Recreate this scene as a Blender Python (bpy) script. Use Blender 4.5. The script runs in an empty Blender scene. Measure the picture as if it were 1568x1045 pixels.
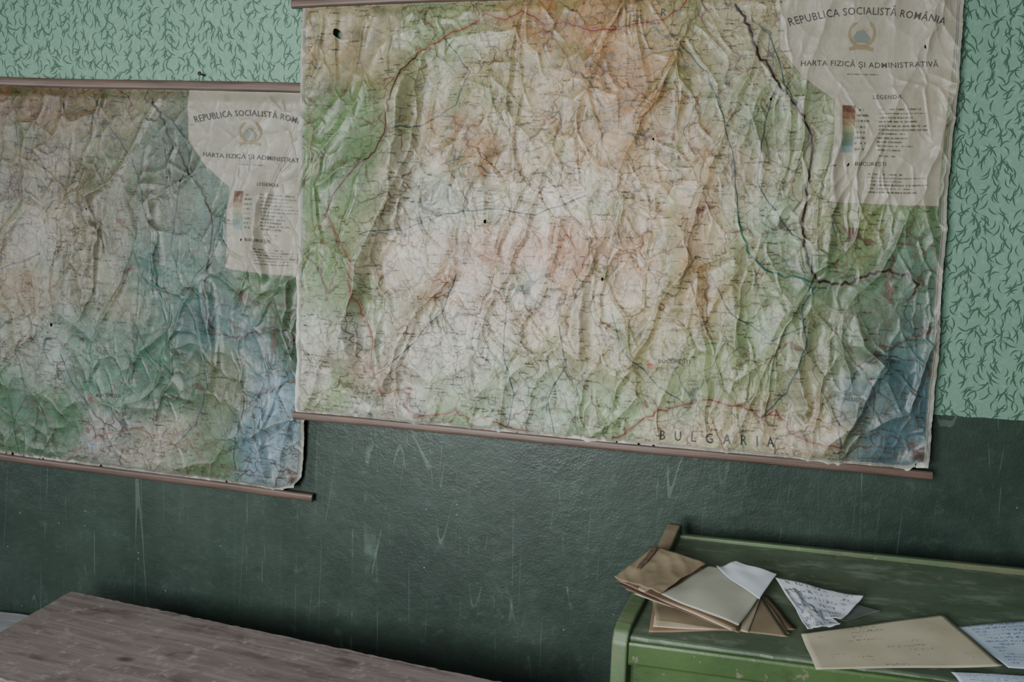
import bpy, bmesh, math, random
import numpy as np
from mathutils import Vector, Matrix

# ---------------------------------------------------------------- helpers
def lin(c):
    c=np.asarray(c,dtype=np.float64)/255.0
    return np.where(c<=0.04045,c/12.92,((c+0.055)/1.055)**2.4)
def L4(c): 
    r=lin(c); return (float(r[0]),float(r[1]),float(r[2]),1.0)

def perlin(x,y,seed=0):
    rs=np.random.RandomState(seed); perm=rs.permutation(512); perm=np.concatenate([perm,perm])
    ang=rs.rand(512)*2*np.pi; gx=np.cos(ang); gy=np.sin(ang)
    xi=np.floor(x).astype(np.int64); yi=np.floor(y).astype(np.int64)
    xf=x-xi; yf=y-yi
    def g(ix,iy,dx,dy):
        h=perm[(perm[ix&511]+iy)&511]
        return gx[h]*dx+gy[h]*dy
    u=xf*xf*xf*(xf*(xf*6-15)+10); v=yf*yf*yf*(yf*(yf*6-15)+10)
    a=g(xi,yi,xf,yf); b=g(xi+1,yi,xf-1,yf); c=g(xi,yi+1,xf,yf-1); d=g(xi+1,yi+1,xf-1,yf-1)
    return ((a+u*(b-a))+v*((c+u*(d-c))-(a+u*(b-a))))*1.5
def worley(x,y,seed=0):
    rs=np.random.RandomState(seed); perm=rs.permutation(512); perm=np.concatenate([perm,perm]); ox=rs.rand(512); oy=rs.rand(512)
    xi=np.floor(x).astype(np.int64); yi=np.floor(y).astype(np.int64)
    f1=np.full(x.shape,9.0); f2=f1.copy()
    for dx in (-1,0,1):
        for dy in (-1,0,1):
            cx=xi+dx; cy=yi+dy; h=perm[(perm[cx&511]+cy)&511]
            d=np.hypot(x-cx-ox[h],y-cy-oy[h])
            f2=np.minimum(f2,np.maximum(f1,d)); f1=np.minimum(f1,d)
    return f1,f2
def sstep(e0,e1,x):
    t=np.clip((x-e0)/(e1-e0),0,1); return t*t*(3-2*t)

# image pixels projected through the camera onto the wall -> (s,t) on the sheet, 0..1
SF=(-.17293,.98075,-.09063);SR=(.98357,.17680,.03649);SU=(-.05181,.08283,.99521)
def art(px,py):
    a=(px-784)/1300.;b=(py-522.5)/1300.
    d=[SF[i]+a*SR[i]-b*SU[i] for i in range(3)]
    X=2.3*d[0]/d[1]; Z=1.75+2.3*d[2]/d[1]
    s=(X+1.038)/1.727
    top=2.444+.0346*s; bot=1.295-.037*s
    return s,(top-Z)/(top-bot)
SW,SH=1.728,1.18   # sheet size in metres

def new_mat(name):
    m=bpy.data.materials.new(name); m.use_nodes=True
    nt=m.node_tree; b=nt.nodes['Principled BSDF']
    return m,nt,b
def link_obj(me,name,mat=None,parent=None):
    o=bpy.data.objects.new(name,me); bpy.context.collection.objects.link(o)
    if mat: me.materials.append(mat)
    if parent: o.parent=parent
    return o
def empty(name,loc=(0,0,0)):
    o=bpy.data.objects.new(name,None); o.location=loc; bpy.context.collection.objects.link(o)
    o.empty_display_size=.05
    bpy.context.view_layer.update()
    return o
def grid_mesh(name,P,cols=None,hole=None,uv=None):
    ny,nx=P.shape[:2]
    me=bpy.data.meshes.new(name)
    idx=np.arange(nx*ny).reshape(ny,nx)
    q=np.stack([idx[:-1,:-1],idx[1:,:-1],idx[1:,1:],idx[:-1,1:]],-1).reshape(-1,4)
    if hole is not None:
        q=q[~hole[:-1,:-1].reshape(-1)]
    n=len(q)
    me.vertices.add(nx*ny); me.vertices.foreach_set('co',P.reshape(-1).astype(np.float32))
    me.loops.add(n*4); me.loops.foreach_set('vertex_index',q.reshape(-1).astype(np.int32))
    me.polygons.add(n); me.polygons.foreach_set('loop_start',(np.arange(n)*4).astype(np.int32))
    me.update(calc_edges=True)
    me.polygons.foreach_set('use_smooth',np.ones(n,dtype=bool))
    if cols is not None:
        at=me.color_attributes.new('Col','FLOAT_COLOR','POINT')
        c=np.ones((nx*ny,4),dtype=np.float32); c[:,:3]=cols.reshape(-1,3)
        at.data.foreach_set('color',c.reshape(-1))
    if uv is not None:
        l=me.uv_layers.new(name='UVMap'); l.data.foreach_set('uv',uv.reshape(-1,2)[q.reshape(-1)].reshape(-1).astype(np.float32))
    me.validate()
    return me

# ---------------------------------------------------------------- map artwork
SAMP=[  # print colours with bright centre glare and dimmer side light baked in
(490,60,150,140,115),(530,85,128,112,84),(590,50,150,145,120),(520,170,86,112,74),(545,250,80,104,70),(500,300,90,114,80),(510,350,110,124,92),
(500,420,102,126,88),(545,440,106,122,90),(500,470,116,128,104),(490,510,168,168,162),(480,560,165,163,158),(530,500,150,156,148),
(640,40,116,128,98),(680,60,118,130,98),(750,100,138,134,106),(850,50,138,116,86),(900,60,144,113,82),(960,110,146,116,90),(1000,60,144,127,96),
(1080,60,130,130,103),(1100,130,132,130,108),(1160,60,140,138,115),(1180,190,102,118,88),(1150,250,148,143,128),(1190,350,122,142,122),(1230,200,126,134,110),
(700,220,144,126,104),(730,240,144,121,100),(620,280,148,145,128),(660,300,134,146,140),(760,160,142,138,114),(850,160,156,144,122),(850,300,172,168,154),(950,200,148,129,104),(950,150,144,119,94),(1000,280,160,146,124),
(1060,320,160,142,120),(1060,230,152,138,116),(750,300,160,160,146),(700,340,148,154,144),(600,420,156,142,126),(640,380,156,148,134),(700,400,156,133,118),(750,385,158,129,114),(860,390,158,128,113),(960,400,158,135,114),(1050,380,156,135,112),
(740,460,164,156,146),(600,520,160,156,146),(720,540,170,170,164),(820,480,166,160,146),(900,480,162,154,136),(1000,470,152,142,114),(1080,450,148,131,104),(1000,540,140,138,108),(1080,570,126,140,104),(1170,500,118,136,106),
(1120,420,136,140,110),(1150,560,124,136,104),(760,600,130,146,124),(700,590,154,158,146),(850,620,130,150,130),(950,640,122,144,110),(1050,600,120,140,106),(1250,480,112,120,92),(1250,560,126,126,100),(1260,630,142,130,108),
(1080,650,160,152,130),(1200,665,158,150,130),(1010,665,160,154,134),(560,570,144,128,116),(620,610,152,150,140),(520,600,114,134,98),(700,630,116,140,106),(560,620,144,150,142),(800,650,144,152,142),(640,640,158,160,158),
(1380,580,66,92,100),(1320,600,94,114,118),(1300,540,100,116,96),(1380,680,70,92,100),(1410,620,68,92,100),(1400,500,80,102,98),(1350,450,78,104,84),(1260,430,86,112,92),(1290,470,96,112,86),
(1340,360,112,122,80),(1300,400,108,122,88),(1395,380,74,106,98),(1400,350,100,120,86),(1250,330,144,142,120),(1260,250,132,140,114),(1250,170,118,130,102),(1330,480,92,106,92)]
_L=[(20,170,112,97,76),(80,180,110,94,72),(150,170,118,108,88),(230,170,120,118,98),(270,220,80,96,84),(60,230,120,112,97),(20,300,110,109,98),(100,280,126,120,106),(180,260,112,113,96),  # second sheet's colours, pale highlight and sea glare baked in
(240,310,100,105,93),(180,340,120,116,101),(100,370,146,142,132),(30,400,136,130,116),(70,460,134,122,102),(10,440,132,120,98),(160,430,136,134,122),(200,480,126,123,104),(250,430,82,110,104),
(300,430,84,110,100),(300,500,54,86,84),(330,480,64,94,96),(230,560,62,102,86),(270,590,66,94,72),(180,600,80,114,98),(100,560,140,150,148),(60,520,136,137,124),(40,630,72,108,84),(110,640,72,108,80),
(20,650,90,114,90),(170,660,148,143,144),(240,690,146,142,134),(310,690,84,106,76),(280,670,146,142,130),(340,560,106,114,92),(345,600,98,106,82),(400,600,104,128,144),(400,680,108,134,152),
(380,440,82,108,80),(420,500,78,96,74),(380,520,64,92,100),(330,380,88,108,102),(430,440,88,112,90),(340,300,88,110,98),(440,640,104,128,144),(430,710,132,142,146),(150,540,96,122,110),(210,520,84,110,100)]
SAMP_B=[(1192+(x-292)*(1.42 if x<292 else 1.5),-28+(y-135)*1.22,r,g,b) for x,y,r,g,b in _L]
def P_(l): return [art(x,y) for x,y in l]
BORDER_N=P_([(640,82),(662,70),(690,52),(715,42),(742,22),(775,30),(800,18),(835,38),(870,34),(900,46),(940,48),(960,40),(1000,34),(1022,28),(1042,12),(1060,-6)])
BORDER_E=P_([(1128,8),(1138,22),(1150,42),(1155,62),(1166,90),(1180,108),(1192,134),(1212,152),(1226,172),(1240,202),(1246,230),(1243,262),(1236,300),(1232,350),(1234,385),(1242,410),(1256,432),(1285,436),(1312,432),(1335,420),(1362,416),(1392,420),(1408,436),(1400,452)])
BORDER_W=P_([(640,82),(622,110),(612,140),(600,170),(598,200),(580,235),(555,250),(530,272),(512,300),(500,330)])
BORDER_W2=P_([(500,330),(520,360),(548,400),(545,440),(560,480),(578,520),(575,560),(590,598),(632,592),(628,620),(640,636),(700,628),(720,640)])
DANUBE=P_([(720,640),(745,640),(780,652),(850,664),(900,668),(935,672),(958,664),(985,640),(1012,628),(1050,618),(1090,612),(1150,625),(1165,640),(1190,628),(1205,645),(1212,662),(1240,672),(1290,682)])
DAN2=P_([(1165,640),(1205,600),(1225,560),(1235,520),(1230,470),(1250,440)])
SIRET=P_([(1128,320),(1136,350),(1150,385),(1168,410),(1205,424),(1240,432)])
RIV=[P_([(680,60),(720,110),(700,160),(650,190),(610,200)]),P_([(1040,60),(1085,110),(1110,180),(1125,250),(1130,320)]),P_([(900,300),(820,330),(750,320),(680,330),(620,350),(560,360)]),
     P_([(860,500),(870,560),(840,610),(850,660)]),P_([(940,480),(960,540),(1010,590),(1050,615)]),P_([(700,420),(680,480),(640,520),(600,560)]),P_([(1090,420),(1120,480),(1180,520),(1235,500)]),P_([(780,470),(775,540),(790,600),(780,650)]),
     P_([(1190,130),(1170,200),(1160,280),(1200,340),(1235,380)]),P_([(1180,60),(1200,130),(1230,172)])]
COAST=P_([(1400,452),(1385,480),(1400,510),(1370,530),(1340,545),(1310,570),(1295,600),(1285,640),(1290,682)])
LEGEND=P_([(1196,-60),(1474,-60),(1474,0),(1452,160),(1440,318),(1270,311),(1279,156),(1228,118),(1192,76)])
INSET=P_([(474,14),(616,6),(612,122),(490,127)])

def artwork(nx,ny,seed,wrinkle,samp,second):
    s=np.linspace(0,1,nx)[None,:].repeat(ny,0); t=np.linspace(0,1,ny)[:,None].repeat(nx,1)
    u=s*SW; v=t*SH
    wu=u+.022*perlin(u*9,v*9,11)+.009*perlin(u*30,v*30,12); wv=v+.022*perlin(u*9,v*9,13)+.009*perlin(u*30,v*30,14)
    num=np.zeros((ny,nx,3)); den=np.zeros((ny,nx))
    for x,y,r,g,b in samp:
        a_,b_=art(x,y); w=1.0/(((wu-a_*SW)**2+(wv-b_*SH)**2)**1.7+4e-5)
        den+=w; num+=w[...,None]*np.array([r,g,b])
    C=num/den[...,None]
    m=perlin(u*14,v*14,21)+.7*perlin(u*33,v*33,22)+.7*perlin(u*80,v*80,23)+.6*perlin(u*170,v*170,19)
    C*= (1+.085*m)[...,None]
    brown=sstep(.0,.8,perlin(u*6+3,v*6,24)+.6*perlin(u*25,v*25,25)+.5*perlin(u*60,v*60,28))
    isl=sstep(0,20,C[...,0]-C[...,1]+6)
    C+= (brown*isl)[...,None]*np.array([-4,-12,-18])
    valley=sstep(.2,.7,perlin(u*10,v*10,26)+.5*perlin(u*30,v*30,27))
    C+= (valley*sstep(-15,10,C[...,0]-C[...,1]))[...,None]*np.array([-15,-4,-9])
    def ink(mask,col,al):
        k=(mask*al)[...,None]; C[:]=C*(1-k)+np.array(col)*k
    for sc,sd,w,al,col in [(5.5,31,.014,.5,(50,62,66)),(10,32,.022,.45,(60,68,70))]:
        n=perlin(wu*sc,wv*sc,sd); ink(1-sstep(w*.4,w,np.abs(n)),col,al)
    wu2=u+.03*perlin(u*14,v*14,41)+.012*perlin(u*40,v*40,42); wv2=v+.03*perlin(u*14,v*14,43)+.012*perlin(u*40,v*40,44)
    wu3=u+.012*perlin(u*22,v*22,45)+.007*perlin(u*70,v*70,46); wv3=v+.012*perlin(u*22,v*22,47)+.007*perlin(u*70,v*70,48)
    gate=lambda k,sd: sstep(-.15,.2,perlin(u*k,v*k,sd))
    f1,f2=worley(wu2*6.2,wv2*6.2,5); ink(1-sstep(.008,.022,f2-f1),(84,54,48),.6)
    f1,f2=worley(wu3*15,wv3*15,6); ink((1-sstep(.012,.042,f2-f1))*gate(9,91),(102,68,56),.5)
    f1,f2=worley(wu3*27+3,wv3*27,7); ink((1-sstep(.022,.075,f2-f1))*gate(14,92),(72,66,54),.48)
    f1,f2=worley(wu3*48+9,wv3*48,8); ink((1-sstep(.04,.15,f2-f1))*gate(18,93),(82,68,52),.4)
    def poly(pl,w,col,al,jit=.004,soft=.0012):
        pts=[]
        for i in range(len(pl)-1):
            a=np.array(pl[i])*[SW,SH]; b=np.array(pl[i+1])*[SW,SH]
            for k in range(4): pts.append(a+(b-a)*k/4)
        pts.append(np.array(pl[-1])*[SW,SH])
        pts=np.array(pts); r2=np.random.RandomState(len(pl)*7)
        pts[1:-1]+=r2.randn(len(pts)-2,2)*jit*.6
        pad=w+soft+.004
        M=np.zeros((ny,nx))
        for i in range(len(pts)-1):
            a,b=pts[i],pts[i+1]
            x0=max(0,int((min(a[0],b[0])-pad)/SW*(nx-1))); x1=min(nx,int((max(a[0],b[0])+pad)/SW*(nx-1))+2)
            y0=max(0,int((min(a[1],b[1])-pad)/SH*(ny-1))); y1=min(ny,int((max(a[1],b[1])+pad)/SH*(ny-1))+2)
            if x1<=x0 or y1<=y0: continue
            U_=u[y0:y1,x0:x1]; V_=v[y0:y1,x0:x1]; ab=b-a; l=max(ab@ab,1e-9)
            k=np.clip(((U_-a[0])*ab[0]+(V_-a[1])*ab[1])/l,0,1)
            d=np.sqrt((U_-a[0]-k*ab[0])**2+(V_-a[1]-k*ab[1])**2)
            M[y0:y1,x0:x1]=np.maximum(M[y0:y1,x0:x1],1-sstep(w,w+soft,d))
        ink(M,col,al)
    for R_ in RIV: poly(R_,.0009,(34,54,64),.75)
    q=.45 if second else 1
    for B_ in (BORDER_N,BORDER_E,BORDER_W,BORDER_W2,DANUBE):
        poly(B_,.006,(118,86,74),.28*q,soft=.004)
    poly(BORDER_N,.0012,(112,54,46),.8*q); poly(BORDER_E,.0023,(34,40,35),.9); poly(BORDER_W,.0018,(48,42,36),.8)
    poly(BORDER_W2,.0012,(110,62,56),.65*q); poly(DANUBE,.0015,(98,58,48),.8*q); poly(DAN2,.0015,(44,70,78),.75); poly(SIRET,.0021,(34,76,66),.8)
    poly(COAST,.0013,(46,68,74),.75)
    def inside(pl):
        M=np.zeros((ny,nx),bool); n=len(pl)
        for i in range(n):
            x1,y1=pl[i];x2,y2=pl[(i+1)%n]
            c=((y1>t)!=(y2>t))&(s<(x2-x1)*(t-y1)/((y2-y1) if y2!=y1 else 1e-9)+x1)
            M^=c
        return M
    L=inside(LEGEND); C[L]=np.array([148,144,132])*(1+.03*m[L])[:,None]
    I=inside(INSET); C[I]=C[I]*.5+np.array([142,138,116])*.5
    C[I]*= (1-.22*sstep(.0,.7,perlin(u*16,v*16,51)[I]))[:,None]
    poly(INSET+[INSET[0]],.0008,(120,112,92),.6,jit=0)
    poly(LEGEND+[LEGEND[0]],.0008,(110,104,88),.6,jit=0)
    x0,y0=art(1291,163);x1,y1=art(1305,236)
    ks=(t-y0)/(y1-y0)
    ramp=[(98,72,62),(116,92,76),(130,114,92),(134,131,108),(112,122,102),(102,118,110),(118,132,134)]
    for i,c in enumerate(ramp):
        C[(s>x0)&(s<x1)&(ks>=i/7)&(ks<(i+1)/7)]=c
    def rows(xa,ya,xb,yb,n,al=.6,fill=.0,sd=3):
        a0,b0=art(xa,ya);a1,b1=art(xb,yb)
        reg=(s>a0)&(s<a1)&(t>b0)&(t<b1)
        f=(t-b0)/(b1-b0)*n; row=np.floor(f); fr=f-row
        rl=np.random.RandomState(sd).rand(n+1)[np.clip(row,0,n).astype(int)]
        g=perlin(u*330,row*7.3+.5,sd)
        k=reg&(fr>.3)&(fr<.68)&(g>-.22+fill)&((s-a0)/(a1-a0)<.45+.55*rl)
        ink(k.astype(float),(56,54,48),al)
    rows(1346,165,1425,235,11,sd=3); rows(1312,165,1334,235,8,sd=9); rows(1330,266,1425,300,6,sd=5); rows(1300,112,1350,117,1,sd=6)
    rows(1346,238,1400,244,1,sd=7); rows(1320,686,1402,698,2,sd=8)
    if not second:
        bx=P_([(1316,682),(1405,684),(1405,701),(1316,699)]); poly(bx+[bx[0]],.0007,(70,70,66),.7,jit=0)
    rs=np.random.RandomState(8)
    for i in range(1400):
        a0=rs.rand();b0=rs.rand()
        if 0<a0<.995:
            w=(.006+.012*rs.rand()); hh=.0016+.0008*rs.rand()
            xx0=int(a0*nx);xx1=min(nx,int((a0+w)*nx));yy0=int(b0*ny);yy1=min(ny,int((b0+hh)*ny)+1)
            if L[min(yy0,ny-1),min(xx0,nx-1)]: continue
            pat=(rs.rand(yy1-yy0,xx1-xx0)>.35)*.65
            C[yy0:yy1,xx0:xx1]=C[yy0:yy1,xx0:xx1]*(1-pat[...,None])+np.array([48,44,40])*pat[...,None]
    g=C.mean(-1,keepdims=True); C=g+(C-g)*(.96 if not second else .98)
    C=(C-140)*1.12+136
    for px,py,r,c in [(1000,560,.010,(150,50,58)),(775,205,.003,(170,50,50)),(1055,345,.003,(160,60,60)),(820,560,.002,(150,60,60))]:
        a0,b0=art(px,py); d=np.sqrt((u-a0*SW)**2+(v-b0*SH)**2)+.004*perlin(u*90,v*90,61)
        ink(1-sstep(r*.6,r,d),c,.75)
    e=np.minimum(np.minimum(u,SW-u),np.minimum(v+1,SH-v))
    ink(1-sstep(.014,.0155,e),(146,146,137),.85)
    for q in (.0095,.0135): ink((1-sstep(.0006,.0013,np.abs(e-q))),(56,54,58),.8)
    tear=(1-sstep(.0,.010,(SH-v)+.012*perlin(u*28,v*28,71)+.008*perlin(u*90,v*90,72)))*sstep(-.3,.3,perlin(u*7,v*7,74))
    ink(tear,(192,194,190),.85)
    tl=(1-sstep(.002,.010,u+.010*perlin(u*28,v*22,73)))*sstep(.5,.8,t); ink(tl,(192,194,190),.7)
    for px,py,rx,ry,al in ([(488,500,.03,.045,.5),(495,575,.045,.03,.45),(575,575,.025,.04,.3),(740,642,.05,.014,.7),(560,622,.05,.012,.7)] if not second else [(1360,560,.04,.05,.3),(1350,640,.05,.07,.3),(1000,640,.05,.03,.35)]):
        a0,b0=art(px,py); d=np.sqrt(((u-a0*SW)/rx)**2+((v-b0*SH)/ry)**2)+.5*perlin(u*30,v*30,62)+.3*perlin(u*80,v*80,63)
        ink(1-sstep(.6,1.05,d),(184,186,182) if not second else (146,166,180),al)  # on the second sheet, bluish glare over the sea is painted into the colour
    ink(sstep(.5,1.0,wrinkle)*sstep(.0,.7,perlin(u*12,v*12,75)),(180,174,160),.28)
    st=sstep(.1,.8,perlin(u*2.6+seed,v*2.6,76+seed)+.4*perlin(u*9,v*9,77)); C*= (1-st[...,None]*np.array([.06,.075,.11]))
    return s,t,u,v,np.clip(C,8,245)

def relief(nx,ny,seed,folds,amp,rough):
    s=np.linspace(0,1,nx)[None,:].repeat(ny,0); t=np.linspace(0,1,ny)[:,None].repeat(nx,1)
    u=s*SW; v=t*SH
    wu=u+.024*perlin(u*4,v*4,seed)+.009*perlin(u*13,v*13,seed+1)+.0025*perlin(u*40,v*40,seed+13); wv=v+.03*perlin(u*4,v*4,seed+2)+.010*perlin(u*13,v*13,seed+12)
    m1=sstep(-.35,.4,perlin(u*4,v*3,seed+3)); m2=.15+.85*sstep(-.35,.4,perlin(u*6,v*5,seed+6)); m3=.15+.85*sstep(-.2,.4,perlin(u*8,v*8,seed+7))
    loc=np.ones_like(u)
    for px,py,rx,ry,k in rough:
        a0,b0=art(px,py); loc+=k*np.exp(-((u-a0*SW)/rx)**2-((v-b0*SH)/ry)**2)
    z1,z2=worley(wu*4.6+wv*1.2,wv*2.0,seed+39); a1,a2=worley(wu*10+wv*1.5,wv*4.2,seed+40); b1,b2=worley(wu*16-wv*5,wv*8.5,seed+43); c1,c2=worley(wu*30,wv*18,seed+41)
    ed=lambda a,b,w: np.clip(1-(b-a)/w,0,1)
    kz=ed(z1,z2,.14); k1=ed(a1,a2,.22); kb=ed(b1,b2,.22); k2=ed(c1,c2,.28)
    h=.012*z1+.0090*a1+.0038*b1*m2+.0015*c1*m3
    h+=.0055*kz**1.5+.0055*k1**1.5*m1+.0028*kb**1.5*m2+.0008*k2*m3
    h+=.007*perlin(wu*3.2,wv*1.5,seed+9)+.0004*perlin(u*45,v*45,seed+11)
    h*=amp*loc
    for pl,A,wl,wr in folds:
        q=np.array([art(x,y) for x,y in pl]); q=q[np.argsort(q[:,1])]
        lu=np.interp(t[:,0],q[:,1],q[:,0])[:,None]*SW+.010*perlin(v*9,u*0+.5,seed+20)+.004*perlin(v*30,u*0+.5,seed+21)
        fade=sstep(q[0,1]-.06,q[0,1]+.06,t)*(1-sstep(q[-1,1]-.06,q[-1,1]+.06,t))
        d=u-lu
        h+=A*fade*np.where(d<0,np.exp(-(np.abs(d)/wl)**1.6),np.exp(-np.abs(d/wr)**1.5))
    edge=sstep(0,.03,t)*.8+.2
    h*=edge*(1-.45*sstep(.97,1,t))
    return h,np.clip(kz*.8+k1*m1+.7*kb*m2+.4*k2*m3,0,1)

paper_m,nt,b=new_mat('map_paper')
vc=nt.nodes.new('ShaderNodeVertexColor'); vc.layer_name='Col'
nt.links.new(vc.outputs['Color'],b.inputs['Base Color'])
b.inputs['Specular IOR Level'].default_value=.46
tc=nt.nodes.new('ShaderNodeTexCoord'); n1=nt.nodes.new('ShaderNodeTexNoise'); n1.inputs['Scale'].default_value=160; n1.inputs['Detail'].default_value=6
nt.links.new(tc.outputs['Object'],n1.inputs['Vector'])
bp=nt.nodes.new('ShaderNodeBump'); bp.inputs['Strength'].default_value=.2; bp.inputs['Distance'].default_value=.002
nt.links.new(n1.outputs['Fac'],bp.inputs['Height']); nt.links.new(bp.outputs['Normal'],b.inputs['Normal'])
rr=nt.nodes.new('ShaderNodeMapRange'); rr.inputs['To Min'].default_value=.34; rr.inputs['To Max'].default_value=.54
nt.links.new(n1.outputs['Fac'],rr.inputs['Value']); nt.links.new(rr.outputs['Result'],b.inputs['Roughness'])

ink_m,nt,b=new_mat('printed_ink'); b.inputs['Base Color'].default_value=L4((44,42,38)); b.inputs['Roughness'].default_value=.6
inkr_m,nt,b=new_mat('printed_ink_gold'); b.inputs['Base Color'].default_value=L4((116,102,76)); b.inputs['Roughness'].default_value=.6
inkb_m,nt,b=new_mat('printed_ink_pale'); b.inputs['Base Color'].default_value=L4((94,102,94)); b.inputs['Roughness'].default_value=.6

def wood_mat(name,c1,c2,axis=0,rough=.6,scale=10):
    m,nt,b=new_mat(name)
    tc=nt.nodes.new('ShaderNodeTexCoord'); mp=nt.nodes.new('ShaderNodeMapping')
    sc=[scale*5]*3; sc[axis]=scale*.5; mp.inputs['Scale'].default_value=sc
    nt.links.new(tc.outputs['Object'],mp.inputs['Vector'])
    n=nt.nodes.new('ShaderNodeTexNoise'); n.inputs['Scale'].default_value=1; n.inputs['Detail'].default_value=8; n.inputs['Roughness'].default_value=.65
    nt.links.new(mp.outputs[0],n.inputs['Vector'])
    cr=nt.nodes.new('ShaderNodeValToRGB'); cr.color_ramp.elements[0].position=.3; cr.color_ramp.elements[1].position=.7
    cr.color_ramp.elements[0].color=L4(c1); cr.color_ramp.elements[1].color=L4(c2)
    nt.links.new(n.outputs['Fac'],cr.inputs['Fac']); nt.links.new(cr.outputs['Color'],b.inputs['Base Color'])
    bp=nt.nodes.new('ShaderNodeBump'); bp.inputs['Strength'].default_value=.3; bp.inputs['Distance'].default_value=.002
    nt.links.new(n.outputs['Fac'],bp.inputs['Height']); nt.links.new(bp.outputs['Normal'],b.inputs['Normal'])
    b.inputs['Roughness'].default_value=rough
    return m
rail_m=wood_mat('rail_wood',(64,50,43),(98,78,68),0,.5,12)

def bar(name,p0,p1,hh,dd,mat,parent,bow=.002,n=24):
    p0=Vector(p0);p1=Vector(p1); ax=(p1-p0).normalized(); yv=Vector((0,-1,0)); zv=yv.cross(ax).normalized()*-1
    if zv.z<0: zv=-zv
    prof=[(-.5,-.5),(-.5,.5),(.2,.5),(.42,.36),(.5,.15),(.5,-.15),(.42,-.36),(.2,-.5)]
    bm=bmesh.new(); rings=[]
    for i in range(n+1):
        k=i/n; c=p0.lerp(p1,k)+zv*bow*math.sin(k*9)+yv*bow*math.sin(k*6)
        rings.append([bm.verts.new(c+yv*a*dd+zv*z*hh) for a,z in prof])
    for i in range(n):
        for j in range(8):
            bm.faces.new([rings[i][j],rings[i][(j+1)%8],rings[i+1][(j+1)%8],rings[i+1][j]])
    bm.faces.new(rings[0][::-1]); bm.faces.new(rings[-1])
    bmesh.ops.recalc_face_normals(bm,faces=bm.faces)
    me=bpy.data.meshes.new(name); bm.to_mesh(me); bm.free()
    return link_obj(me,name,mat,parent)

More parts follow.
